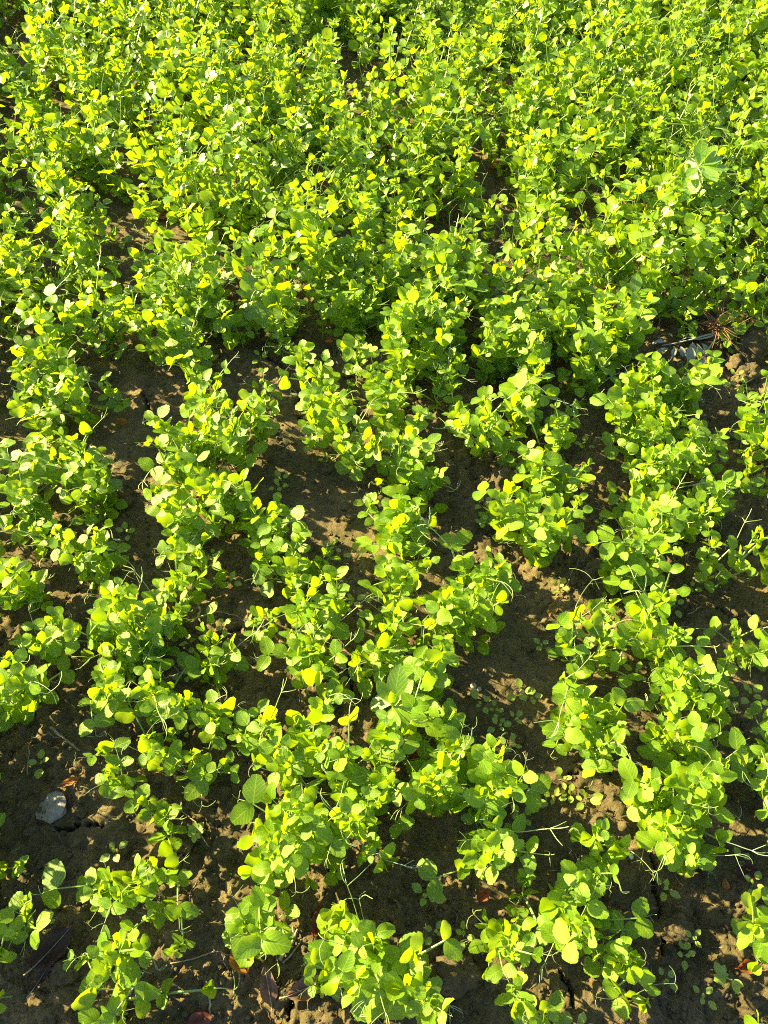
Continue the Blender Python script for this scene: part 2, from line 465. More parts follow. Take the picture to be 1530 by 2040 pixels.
# ------------------------------------------------------------------ one pea plant: where its stems, leaves and stipules go
UP = np.array([0, 0, 1.0])
def pea_skeleton(r, hgt, spread_, nst, leaf=0.030, reach=1.0):
    stems, nodes = [], []
    for s in range(nst):
        az = r.uniform(0, 2 * math.pi) if nst == 1 else 2 * math.pi * (s + r.uniform(-0.3, 0.3)) / nst
        tilt = min(1.1, abs(r.normal(0.10, 0.14)) + spread_ * r.uniform(0.5, 1.2))
        d = unit((math.cos(az) * math.sin(tilt), math.sin(az) * math.sin(tilt), math.cos(tilt)))
        L = hgt * r.uniform(0.75, 1.12) / max(0.55, math.cos(tilt * 0.65))
        nn = int(np.clip(round(L / (0.0195 if reach == 1.0 else 0.023)), 3, 9))
        p = np.array([r.normal(0, 0.006), r.normal(0, 0.006), -0.02]); pts = [p.copy()]
        a0 = r.uniform(0, 6.28)
        for k in range(nn):
            step = (L + 0.02) / nn * (0.8 + 0.4 * k / nn)
            d = unit(d + np.array([0, 0, 0.16]) + r.normal(0, 0.13, 3))
            p = p + d * step; pts.append(p.copy())
            if k == 0 and p[2] < 0.008:
                continue
            a = a0 + math.pi * k + r.normal(0, 0.45)
            e1 = unit(np.cross(d, [0.2, 0.9, 0.1])); e2 = np.cross(d, e1)
            out = math.cos(a) * e1 + math.sin(a) * e2
            age = k / max(1, nn - 1)                                     # 0 low, 1 top
            size = leaf * (0.72 + 0.5 * math.sin(math.pi * min(1, 0.25 + 0.6 * age))) * r.uniform(0.8, 1.15)
            top = k == nn - 1
            if top:
                size *= 0.8
            ps = reach * size / leaf * (r.uniform(0.6, 1.05) + (0.7 if r.random() < 0.18 else 0))
            sd = unit(out * (0.9 - 0.4 * age) + d * 0.4 + UP * (0.2 + 0.4 * age) + r.normal(0, 0.12, 3))
            Ms = frame(p, sd, UP, ps)
            nodes.append(dict(Ms=Ms, ps=ps, size=size, age=age, out=out, d=d.copy(), top=top))
        stems.append(np.array(pts))
    return stems, nodes
def leaf_normal(r, tilt=0.38):
    return unit(UP * 0.85 + SUN_DIR * 0.10 + np.array([0.04, -0.22, 0]) + r.normal(0, tilt, 3))
def node_blades(r, nd, end, rotz, tilt=0.33):
    """matrices in plant space of the two leaflets and of the stipule collar (rotz: plant's turn, so that leaves keep facing the light)"""
    c, s_ = math.cos(-rotz), math.sin(-rotz)
    Rz = np.array([[c, -s_, 0], [s_, c, 0], [0, 0, 1]])
    tip = (nd['Ms'] @ np.array([*end, 1]))[:3]
    X = unit(nd['Ms'][:3, 0]); Yl = unit(nd['Ms'][:3, 1])
    out = []
    fold_up = r.random() < 0.16
    base_n = leaf_normal(r, tilt)
    for sgn in (-1, 1):
        nrm = Rz @ unit(base_n + r.normal(0, 0.24, 3))
        ang = R(r.uniform(48, 80))
        ax = math.cos(ang) * X + sgn * math.sin(ang) * Yl
        if fold_up:
            nrm = unit(nrm * 0.35 - sgn * Yl * 0.9); ax = unit(ax * 0.6 + X * 0.5 + UP * 0.5)
        else:
            ax = ax - nrm * (ax @ nrm) * 0.8
        out.append(frame(tip, ax + 0.16 * UP, nrm, nd['size'] * r.uniform(0.82, 1.2)))
    sx = unit(nd['out'] * 0.5 + nd['d'] * 0.2 + UP * 0.15)
    st = frame((nd['Ms'][:3, 3]), sx, unit(nd['d'] + UP * 0.8 + r.normal(0, 0.2, 3)), nd['size'] * r.uniform(0.85, 1.2))
    return out, st
def stem_mesh(stems):
    parts = []
    for P in stems:
        n = len(P)
        parts.append(tube(P, np.linspace(0.0019, 0.0011, n), 4))
    return join(parts)

def pea_plant(r, loc, hgt, spread_, nst, leaf, rotz):
    root = put('pea_plant', None)
    root.location = loc; root.rotation_euler = (0, 0, rotz)
    stems, nodes = pea_skeleton(r, hgt, spread_, nst, leaf)
    for P in stems:
        v, f = tube(P, np.linspace(0.0021, 0.0013, len(P)), 4)
        put('stem', mesh_of('stem', v, f, M_STALK), root)
    for nd in nodes:
        k = r.integers(len(STALKS))
        if (nd['age'] < 0.3 and r.random() < 0.7) or r.random() < 0.35:
            k = 6
        st = put('leaf_stalk', ME_STALK[k], root, nd['Ms'])
        inv = np.linalg.inv(nd['Ms'])
        lv, sp = node_blades(r, nd, STALKS[k][3], rotz)
        for M in lv:
            put('leaflet', ME_LEAFLET[r.integers(len(ME_LEAFLET))], st, inv @ M)
        put('stipule', ME_STIP[r.integers(len(ME_STIP))], root, sp)
        if nd['top']:
            tipp = nd['Ms'][:3, 3]
            for q in range(3):
                ax = unit(nd['d'] + UP * 0.6 + r.normal(0, 0.45, 3))
                put('young_leaf', ME_YOUNG[r.integers(len(ME_YOUNG))], root, frame(tipp, ax, unit(r.normal(0, 1, 3) + SUN_DIR), nd['size'] * r.uniform(0.5, 0.85)))
    return root

class Mass:
    """many plants in one mesh, for the far part of the field"""
    def __init__(self):
        self.V, self.F3, self.F4, self.uv, self.rnd, self.m3, self.m4, self.n = [], [], [], [], [], [], [], 0
    def add(self, v, f, uv, M, rnd, mat):
        v = np.asarray(v) @ M[:3, :3].T + M[:3, 3]
        for q in f:
            if len(q) == 3:
                self.F3.append((q[0] + self.n, q[1] + self.n, q[2] + self.n)); self.m3.append(mat)
            else:
                self.F4.append((q[0] + self.n, q[1] + self.n, q[2] + self.n, q[3] + self.n)); self.m4.append(mat)
        self.V.append(v); self.uv.append(np.asarray(uv) if uv is not None else np.zeros((len(v), 2)))
        self.rnd.append(np.full(len(v), rnd)); self.n += len(v)
    def mesh(self, name, mats):
        me = mesh_of(name, np.concatenate(self.V), self.F3 + self.F4, mats, uv=np.concatenate(self.uv), rnd=np.concatenate(self.rnd))
        me.polygons.foreach_set('material_index', np.array(self.m3 + self.m4, np.int32))
        return me
def pea_into_mass(ms, r, loc, hgt, spread_, nst, leaf):
    T = np.eye(4); T[:3, 3] = loc
    stems, nodes = pea_skeleton(r, hgt, spread_, nst, leaf, 1.2)
    for P in stems:
        v, f = tube(P, np.linspace(0.0018, 0.0011, len(P)), 3)
        ms.add(v, f, None, T, r.random(), 1)
    for nd in nodes:
        k = r.integers(len(STALK_LOW)) if nd['age'] > 0.25 else 3
        v, f, nf, end, _ = STALK_LOW[k]
        ms.add(v, f, None, T @ nd['Ms'], r.random(), 1)
        lv, sp = node_blades(r, nd, end, 0.0, 0.5)
        for M in lv:
            b = LEAF_LOW[r.integers(len(LEAF_LOW))]
            ms.add(b[0], b[1], b[2], T @ M, r.random(), 0)
        b = STIP_LOW[r.integers(len(STIP_LOW))]
        ms.add(b[0], b[1], b[2], T @ sp, r.random(), 0)
        if nd['top']:
            for q in range(2):
                b = YOUNG[r.integers(len(YOUNG))]
                ms.add(b[0], b[1], b[2], T @ frame(nd['Ms'][:3, 3], unit(nd['d'] + UP * 0.6 + r.normal(0, 0.4, 3)), unit(r.normal(0, 1, 3) + SUN_DIR), nd['size'] * 0.7), r.random(), 0)

# ================================================================== THE SETTING
def build_ground():
    ny, nx = 640, 400
    t = np.linspace(0, 1, ny)
    ys = -0.30 + 4.3 * (0.42 * t + 0.58 * t ** 2.0)
    u = np.linspace(-1, 1, nx)
    far = [0.5, 1.5, 5, 15, 60]
    ys = np.concatenate([[ys[0] - f for f in far[::-1]], ys, [ys[-1] + f for f in far]])
    half = 0.72 + 0.38 * np.clip(ys, -0.3, 4.0)
    X = half[:, None] * u[None, :]
    X = np.concatenate([X[:, :1] - np.array(far[::-1])[None, :], X, X[:, -1:] + np.array(far)[None, :]], 1)
    Y = np.broadcast_to(ys[:, None], X.shape)
    x, y = X.ravel(), Y.ravel().copy()
    z = carve(x, y, height(x, y))
    z += np.random.default_rng(3).normal(0, 1, len(z)) * np.where(np.abs(x) < 4, 0.0007, 0)        # grains
    nr, nc = X.shape
    i = np.arange(nr - 1)[:, None] * nc + np.arange(nc - 1)[None, :]
    Fq = np.stack([i, i + 1, i + nc + 1, i + nc], -1).reshape(-1, 4)
    o = put('ground', mesh_of('ground', np.stack([x, y, z], 1), Fq, M_SOIL, smooth=False))
    tag(o, 'cracked brown clay soil of the pea field', kind='structure')
build_ground()

# ================================================================== LANDMARKS (named things one can find on the soil)
LAND = [
    ('the pale grey stone', (103, 1607)), ('the dark curled leaf', (100, 1895)), ('the orange dead leaf', (478, 1912)),
    ('the brown paired dead leaves', (565, 1960)), ('the rust-red oval leaf', (832, 1507)), ('the translucent mushrooms', (946, 1372)),
    ('the round olive clod', (1238, 1540)), ('the long soil crack', (1312, 1790)), ('the tall sunlit clod', (908, 1940)),
    ('the maroon leaf', (1482, 1740)), ('the broad-leaved rosette weed', (790, 1410)), ('the ochre spotted leaf', (1100, 1215)),
    ('the crossed dry twigs', (402, 1240)), ('the long dry twig', (135, 1478)), ('the square brown clod', (1000, 962)),
    ('the pointed clod', (920, 912)), ('the uprooted wilted weed', (1400, 680)), ('the brown-red fallen leaf', (476, 805)),
    ('the forked soil crack', (585, 785)), ('the olive-yellow fallen leaf', (593, 828)), ('the small orange-red petal', (655, 681)),
    ('the round-leaved weed', (500, 610)), ('the dull grey clod', (246, 990)), ('the reddish crumbly clod', (1186, 1130)),
    ('the low pinkish clod', (300, 1440)), ('the tan mushroom cap', (684, 1306)), ('the leafy rosette among peas', (1262, 590)),
    ('the brick-coloured leaf', (150, 1075)), ('the cut brown clod', (690, 735)), ('the red-brown leaf', (1412, 1126)),
    ('the short dry stick', (1460, 1185)), ('the red scrap of leaf', (963, 1785)), ('the short crack in the left row gap', (296, 820)), ('the reddish leaf of the far gap', (320, 430)), ('the shining broad-leaved weed', (1392, 330)), ('the orange leaf of the far gap', (988, 342)), ('the crack beside the left pea mass', (455, 1266)),
]
LPOS = [at(*p)[:2] for _, p in LAND]
ORD = ['nearest', 'second nearest', 'third nearest', 'fourth nearest', 'fifth nearest', 'sixth nearest', 'seventh nearest', 'eighth nearest', 'ninth nearest', 'tenth nearest',
       'eleventh nearest', 'twelfth nearest', 'thirteenth nearest', 'fourteenth nearest', 'fifteenth nearest', 'sixteenth nearest', 'seventeenth nearest', 'eighteenth nearest', 'nineteenth nearest', 'twentieth nearest']
ORD += [f'{k}th nearest' for k in range(21, 60)]
def side_labels(items, noun):
    """items: [(object, xy, look)] -> a label by look and by nearness to a landmark, on one of its four sides"""
    bins = {}
    for o, p, look in items:
        ds = [np.hypot(*(np.asarray(p[:2]) - q)) for q in LPOS]
        i = int(np.argmin(ds)); v = np.asarray(p[:2]) - LPOS[i]
        side = ('left' if v[0] < 0 else 'right') if abs(v[0]) > abs(v[1]) else ('near' if v[1] < 0 else 'far')
        bins.setdefault((i, side), []).append((ds[i], o, look))
    for (i, side), L in bins.items():
        L.sort(key=lambda t: t[0])
        for k, (_, o, look) in enumerate(L):
            o['label'] = f"{look} {noun}, {ORD[min(k, len(ORD) - 1)]} {dict(left='left of', right='right of', far='beyond', near='in front of')[side]} {LAND[i][0]}"

# ================================================================== PEA PLANTS
# most clumps read off the photograph: centre x, y and half-width, half-height of each leaf mass, in photo pixels
CLUMPS = [
 (240,1545,48,40),(318,1635,42,48),(215,1740,55,45),(340,1760,38,55),(232,1850,62,45),(165,1898,24,24),(350,1885,25,24),(242,1985,68,55),(5,1705,32,40),(-5,1885,35,40),(5,1975,25,25),
 (300,1482,48,40),(412,1535,48,36),(560,1560,72,66),(625,1690,95,80),(520,1745,70,55),(700,1620,75,80),(745,1560,40,50),(518,1835,35,45),(680,1880,45,60),(762,1955,85,80),
 (935,1560,105,90),(990,1690,78,66),(875,1530,45,60),(1195,1695,60,66),(1345,1585,92,80),(1385,1680,76,60),(970,1850,68,66),(1110,1830,76,66),(1212,1892,70,42),(1045,1985,88,55),(1195,1972,42,26),(1520,1860,35,35),(1495,2030,40,22),(1520,1530,38,60),
 (-30,1545,44,48),(-75,1470,55,50),(-130,1540,60,50),(-95,1610,60,46),(-150,1690,60,50),(-100,1800,60,50),(-170,1850,60,50),  # edge plant first, then unseen peas added off-frame to shade stone and soil
 (50,1030,60,40),(190,1000,66,48),(110,1080,56,40),(170,1130,76,46),(60,1160,58,46),(90,1270,86,46),(230,1210,66,56),(200,1300,86,52),(290,1285,56,56),(60,1350,56,46),(15,1405,46,46),(332,1235,40,56),(205,1400,56,42),(310,1390,50,42),
 (370,1020,58,48),(480,1020,78,55),(560,1050,48,38),(350,1100,56,46),(375,1150,40,38),(570,1130,58,46),(622,1200,56,54),(590,1290,68,56),(632,1345,38,46),(512,1270,28,36),(420,1330,46,36),(432,1430,42,46),(532,1455,36,36),(620,1440,58,46),(645,1510,58,46),
 (780,1030,78,56),(790,1110,50,38),(792,1190,48,56),(770,1260,42,46),(765,1320,55,44),(842,1350,50,46),(872,1430,56,46),(780,1478,50,46),(925,1160,60,55),(950,1250,88,76),(892,1230,46,56),(1082,1040,78,55),(1085,1100,58,38),(1250,1130,76,52),(1290,1160,46,46),(1300,1060,86,52),(1442,1130,56,44),(1160,1215,40,30),(1285,1255,48,38),(1492,1290,58,48),
 (1160,1315,56,55),(1190,1385,76,56),(1150,1430,76,52),(1182,1482,56,38),(1340,1310,66,48),(1350,1390,76,62),(1332,1480,66,54),(1392,1475,52,46),(1518,1450,30,50),
 (60,590,80,55),(130,640,56,56),(205,640,56,44),(60,760,66,46),(130,740,56,56),(165,810,66,46),(80,830,58,38),(150,900,86,46),(60,930,58,56),(192,960,56,52),(40,1000,56,36),
 (330,600,56,46),(390,640,76,52),(370,690,56,46),(400,750,58,56),(400,830,58,46),(440,870,56,46),(400,910,86,46),(490,895,46,52),(520,790,32,36),(512,850,42,36),(350,960,56,38),(440,965,86,42),
 (545,600,46,46),(660,560,56,56),(690,620,56,56),(640,760,44,42),(642,815,42,52),(685,860,54,54),(560,690,22,24),(722,700,38,46),(790,690,86,62),(780,790,86,62),(770,880,76,56),(790,960,76,52),
 (930,820,56,54),(960,870,54,44),(1045,775,66,54),(1095,860,54,62),(1080,935,48,52),(1112,965,46,42),(1190,740,56,54),(1230,800,76,52),(1300,840,86,62),(1352,780,66,54),(1330,920,92,62),(1402,900,56,54),(1282,960,56,52),(1425,1000,76,52),(1355,1030,76,42),(1505,960,30,46),(1508,850,38,46),(1490,760,30,30),(1380,725,38,30),
 (215,698,28,26),(250,802,22,28),(480,662,34,28),(300,692,30,28),(560,652,40,30),(20,662,40,28),(735,655,24,30),(600,700,24,26),
 (1065,690,58,46),(1000,640,58,56),(965,710,54,46),(900,640,58,62),(885,740,46,56),(1130,640,56,56),(1190,640,56,46),(1260,650,46,40),(880,560,50,40),(760,600,50,40),(1330,590,56,46),(1400,600,46,40),(1510,620,30,40),
]
# bare soil showing through the dense far stand: x, y, half-width, half-height
GAPS = [(305,435,34,30),(95,515,34,34),(340,395,20,26),(690,130,26,60),(600,110,24,26),(640,300,22,34),(990,325,26,34),(735,565,22,26),(605,520,22,26),(1120,420,22,40),(1225,345,34,24),(20,215,36,50),(15,45,45,45),(1185,350,22,40),(895,70,26,18),(490,480,18,30),(790,130,16,46),(530,330,14,20),(250,520,14,24),(870,420,14,26),(1480,240,24,18),(1010,460,16,26),(430,120,14,16),(705,220,18,26),(1340,560,14,22),(1500,560,22,22), (590,640,20,20), (480,725,70,50), (15,690,50,42), (255,705,40,60), (590,760,40,60), (1450,680,90,60), (250,800,40,60), (560,870,50,60), (880,790,24,50), (730,640,16,30), (1130,560,18,24), (1440,640,40,30)]

# open soil: x, y, half-width, half-height
OPEN = [(103,1600,85,60),(100,1890,80,60),(480,1930,60,70),(570,1960,60,50),(946,1375,60,50),(1015,1430,85,80),(1240,1540,40,30),(1310,1760,50,110),(1440,1760,60,60),(905,1930,45,70),(1100,1215,50,45),(400,1240,85,50),(135,1480,80,50),
 (1000,962,45,40),(920,912,35,35),(1420,690,95,60),(476,790,60,50),(590,800,50,60),(246,990,40,40),(1186,1130,45,40),(690,735,30,35),(1400,1190,120,50),(380,1680,60,60),(840,1130,42,45),(655,930,40,40),(890,1010,40,60),(1020,1350,40,30),(450,1200,55,65),(800,1760,60,60),(1020,1185,50,40),(782,1400,60,45),(1392,320,40,36),(1262,585,30,28),(500,590,46,40)]
def is_open(px, py, pad=14):
    return any(((px - g[0]) / (g[2] + pad)) ** 2 + ((py - g[1]) / (g[3] + pad)) ** 2 < 1 for g in OPEN)
rs = np.random.default_rng(2024)
spots = []                                                             # (x, y, height, spread, stems, leaf size)
for (cx, cy, rx, ry) in CLUMPS:
    far = np.clip((1100 - cy) / 700, 0, 1)
    area = rx * ry / (46.0 * 46.0) * (1.0 + 0.7 * far)
    if -40 < cx < 420 and cy > 1420 and ry > 30:
        area = max(area, 2.7)
    n = max(1, int(round(area * (0.72 if cy < 1420 else 0.60))))
    for k in range(n):
        small = min(rx, ry)
        for _ in range(30):
            a, q = rs.uniform(0, 6.28), math.sqrt(rs.uniform(0, 1)) * (0.60 if n > 1 else 0.0)
            px, py = cx + rx * q * math.cos(a), cy + ry * q * math.sin(a)
            hgt = (0.085 + 0.055 * min(1, small / 75) + 0.05 * far) * rs.uniform(0.85, 1.2)
            if small < 34:
                hgt *= 0.72
            P = at(px, py, hgt * 0.55)
            if not is_open(px, py) and all((P[0] - s[0]) ** 2 + (P[1] - s[1]) ** 2 > 0.028 ** 2 for s in spots):
                break
        thin = -40 < cx < 420 and cy > 1420
        if cx <= -40:
            hgt *= 1.25  # added off-frame shade plants made taller to cast shade into view
        hgt *= 0.8 if thin else 1.0
        nst = 1 if small < 34 or thin else (2 if rs.random() < 0.65 else 3)
        spots.append((P[0], P[1], hgt, 0.08 + 0.34 * min(1, small / 80) * rs.random(), nst, 0.019 if small < 34 else (rs.uniform(0.019, 0.024) if thin else rs.uniform(0.0205, 0.0265) * (1 + 0.16 * far))))
# odd weaker seedlings at the ragged edges of the clumps
for (cx, cy, rx, ry) in CLUMPS:
    if min(rx, ry) < 40 or rs.random() > 0.55:
        continue
    a, q = rs.uniform(0, 6.28), rs.uniform(0.95, 1.3)
    px, py = cx + rx * q * math.cos(a), cy + ry * q * math.sin(a)
    if is_open(px, py, 6):
        continue
    far = np.clip((1100 - cy) / 700, 0, 1)
    hgt = (0.07 + 0.05 * far) * rs.uniform(0.7, 1.25)
    P = at(px, py, hgt * 0.5)
    spots.append((P[0], P[1], hgt, 0.35 * rs.random(), 1, rs.uniform(0.017, 0.024)))
n_hand = len(spots)
# the dense far stand, and a strip beyond each edge of the picture
cells = []
for gx in np.arange(-2.3, 2.3, 0.062):
    for gy in np.arange(0.1, 4.35, 0.062):
        x, y = gx + rs.uniform(-0.03, 0.03), gy + rs.uniform(-0.03, 0.03)
        px, py = pix((x, y, 0.11))
        if y > 2.0 and (py > 660 or not -380 < px < 1700):
            continue
        inside = -60 < px < 1590
        if not inside and (py > 2000 or px < -420 or px > 1720 or rs.random() < (0.2 if (py < 700 or px < 0) else 0.5)):
            continue
        if inside and py > 560 + 170 * rs.random():
            continue
        if is_open(px, py, 0):
            continue
        if any(((px - g[0]) / ((1.35 if g[1] < 560 else 0.9) * g[2])) ** 2 + ((py - g[1] - (12 if g[1] < 560 else 0)) / ((1.4 if g[1] < 560 else 0.9) * g[3])) ** 2 < 1 for g in GAPS):
            continue
        if rs.random() < 0.20 + 1.35 * max(0, float(vnoise(np.array([x * 1.6]), np.array([y * 0.7]), 0.11, 21)[0])):
            continue
        cells.append((x, y))
for (x, y) in cells:
    if any((x - s[0]) ** 2 + (y - s[1]) ** 2 < 0.03 ** 2 for s in spots):
        continue
    px, py = pix((x, y, 0.1))
    far = np.clip((900 - py) / 700, 0, 1)
    spots.append((x, y, (0.13 + 0.085 * far) * rs.uniform(0.66, 1.3), 0.16 * rs.random(), 1 if rs.random() < 0.5 else 2, rs.uniform(0.0235, 0.030)))

def shows(s):
    px, py = pix((s[0], s[1], 0.07))
    d = math.dist((s[0], s[1], 0.07), (0, 0, CAM_H))
    return -25 < px < 1555 and py < 2075, d
inview = sorted([(shows(s)[1], i) for i, s in enumerate(spots) if shows(s)[0]])
LONE = {i for _, i in inview[:300]}
labelled = []
mass = Mass()
for i, (x, y, h, sp, ns, lf) in enumerate(spots):
    r = np.random.default_rng(9000 + i)
    loc = (x, y, ground(x, y))
    if i in LONE:
        o = pea_plant(r, loc, h, sp, ns, lf, r.uniform(0, 6.28))
        look = {1: 'single-stemmed', 2: 'two-stemmed', 3: 'bushy'}[ns]
        look = ('small ' if h < 0.085 else 'tall ' if h > 0.165 else '') + look
        tag(o, None, 'pea plant', 'pea plants in the sown rows')
        labelled.append((o, (x, y), look))
    else:
        pea_into_mass(mass, r, loc, h, sp, ns, lf)
# leaf pairs that reach out of the clumps: junction x, y in the photo, heading of the stalk on the ground (0 right, 90 away), leaflet length, height
REACH = [(910,1078,95,.034,.10),(1030,775,110,.040,.17),(112,1768,185,.040,.07),(518,1866,-80,.042,.10),(1057,1572,-25,.036,.11),(758,1985,-85,.044,.11),(1003,1156,20,.034,.12),(840,1352,70,.040,.12),(1082,915,80,.038,.14),(1213,792,120,.036,.16),
 (90,922,170,.030,.13),(182,1432,-70,.032,.09),(536,1302,180,.032,.10),(210,1358,-60,.030,.10),(588,1034,10,.032,.12),(342,868,120,.030,.13),(1218,1076,170,.036,.13),(1345,1030,-30,.036,.13),(400,1548,215,.028,.07),(1470,1495,30,.034,.12),(505,1600,150,.040,.13),(352,1806,-80,.030,.07),(266,1968,50,.036,.08),(1250,1275,60,.03,.1),(700,690,185,.034,.15),(1110,1010,185,.034,.12),(1270,1830,0,.03,.08),(870,1750,200,.032,.09),(1350,1690,-45,.034,.10),(1280,470,80,.032,.2),(525,465,90,.036,.19)]
roots = [(o, np.array(p)) for o, p, _ in labelled]
for k, (px, py, az, L, z) in enumerate(REACH):
    r = np.random.default_rng(300 + k)
    J = at(px, py, z)
    a = R(az); dirn = unit((math.cos(a), math.sin(a), 0.35))
    Lp = 0.030 * r.uniform(1.3, 1.7); Bp = J - dirn * Lp
    o, q = min(roots, key=lambda t: np.hypot(*(t[1] - Bp[:2])))
    if np.hypot(*(q - Bp[:2])) > 0.15:
        continue
    Wm = np.array(Matrix.Translation(o.location) @ Matrix.Rotation(o.rotation_euler.z, 4, 'Z')); Wi = np.linalg.inv(Wm)
    b0 = np.array(o.location) + [0, 0, -0.01]
    mid = b0 * 0.45 + Bp * 0.55 + np.array([0, 0, -0.006]) + 0.15 * (b0 - Bp) * [1, 1, 0]
    ts = np.linspace(0, 1, 8)[:, None]
    P = (1 - ts) ** 2 * b0 + 2 * ts * (1 - ts) * mid + ts ** 2 * Bp
    P = P @ Wi[:3, :3].T + Wi[:3, 3]
    v, f = tube(P, np.linspace(0.0018, 0.0012, 8), 4)
    put('stem', mesh_of('stem', v, f, M_STALK), o)
    ki = (2, 7, 4, 7)[int(r.integers(4))]; endl = STALKS[ki][3]
    Ms = Wi @ frame(Bp, dirn, UP, Lp / PET)
    st = put('leaf_stalk', ME_STALK[ki], o, Ms)
    tip = (Wm @ Ms @ np.array([*endl, 1]))[:3]
    side = np.array([-math.sin(a), math.cos(a), 0])
    nrm0 = unit(UP + np.array([0.0, -0.35, 0]) + r.normal(0, 0.14, 3))
    for sg in (-1, 1):
        nrm = unit(nrm0 + r.normal(0, 0.15, 3)); ang = R(r.uniform(52, 74))
        ax = math.cos(ang) * np.array([math.cos(a), math.sin(a), 0.1]) + sg * math.sin(ang) * side
        ax = ax - nrm * (ax @ nrm)
        put('leaflet', ME_LEAFLET[(0, 1, 3, 8)[int(r.integers(4))]], st, np.linalg.inv(Ms) @ Wi @ frame(tip, ax, nrm, L * r.uniform(0.95, 1.08)))
    for q2 in range(2):
        put('stipule', ME_STIP[int(r.integers(5))], o, Wi @ frame(Bp * (1 - .2 * q2) + (Wm @ np.array([*P[4], 1]))[:3] * .2 * q2, unit(r.normal(0, 1, 3) * [1, 1, .2]), unit(UP + r.normal(0, .2, 3)), L * 0.7))
side_labels(labelled, 'pea plant')
mo = put('pea_plants_beyond', mass.mesh('pea_plants_beyond', [M_LEAF, M_STALK]))
tag(mo, 'dense stand of sunlit pea plants covering the far part of the field', 'pea plants', kind='stuff')
print('pea plants', len(spots), 'by hand', n_hand, 'alone', len(LONE), 'mass verts', mass.n)

# ================================================================== SMALL WEEDS ON THE SOIL
WEEDS = [(80,1525),(40,1842),(92,1845),(236,1695),(1110,1552),(1062,1606),(1102,1600),(1146,1594),(1166,1606),(1036,1632),(1140,1746),(850,1790),(862,1872),(922,1866),(1202,1522),(1320,1762),(1476,1712),(1502,1772),
 (1360,1898),(1372,1868),(1390,1992),(1150,2026),(1312,1962),(832,1880),(430,1106),(460,1160),(442,1256),(386,1292),(700,1202),(686,1216),(666,1096),(702,1108),(740,1196),(670,1322),(662,1372),(372,1352),(366,1452),
 (966,1052),(1120,1178),(1206,1190),(1082,1286),(1110,1266),(1036,1384),(1052,1392),(1022,1440),(982,1416),(950,1406),(1090,1472),(1200,1042),(1376,1176),(1456,1420),(1490,1386),(1022,1702),
 (516,726),(620,892),(652,912),(716,926),(560,956),(556,972),(826,922),(942,882),(960,1002),(992,1004),(1160,962),(1172,892),(1126,776),(1476,766),(1460,748),(1486,912),(1190,1222),(255,1062),(1340,1210),(1258,1345),(985,1445),(1008,1492),(1240,1860),(1182,1905)]
def weed_seedling(r, x, y, s):
    root = put('weed_seedling', None)
    root.location = (x, y, ground(x, y)); root.rotation_euler = (0, 0, r.uniform(0, 6.28))
    P, d = arc((0, 0, -0.006), (r.normal(0, .2), r.normal(0, .2), 1), (0, 0, 0), 0.016 * s, 2, r)
    v, f = tube(P, 0.0007, 3)
    put('stem', mesh_of('stem', v, f, M_STALK), root)
    a0 = r.uniform(0, 6)
    for q in range(2):
        for k in range(2):
            a = a0 + math.pi * k + (math.pi / 2) * q + r.normal(0, .2)
            L = (0.0085, 0.0072)[q] * s * r.uniform(0.8, 1.25)
            ax = np.array([math.cos(a), math.sin(a), 0.25 + 0.25 * q])
            base = P[-1] * (0.75 + 0.25 * q) + ax * (0.0045 - 0.002 * q) * s
            put('leaf', ME_WEED[r.integers(len(ME_WEED))], root, frame(base, ax, UP, L))
    put('leaf', ME_WEED[0], root, frame(P[-1], (0.4, 0.2, 0.5), UP, 0.005 * s))
    return root
ME_WEED = [blade_mesh('weed_leaf', blade(ST_LOW, w, f, d, 0, rr, pw=0.9, pe=0.7, tip=0.3), M_WEED) for w, f, d in ((0.36, 0.2, 0.1), (0.40, 0.1, 0.2), (0.32, 0.3, 0.05))]
lab = []
for k, (px, py) in enumerate(WEEDS):
    r = np.random.default_rng(500 + k)
    p = at(px, py, 0.012)
    s = r.uniform(1.4, 2.1)
    o = weed_seedling(r, p[0], p[1], s)
    tag(o, None, 'weed', 'weed seedlings on the bare soil')
    lab.append((o, p, 'larger round-leaved' if s > 1.75 else 'tiny round-leaved'))
side_labels(lab, 'weed seedling')

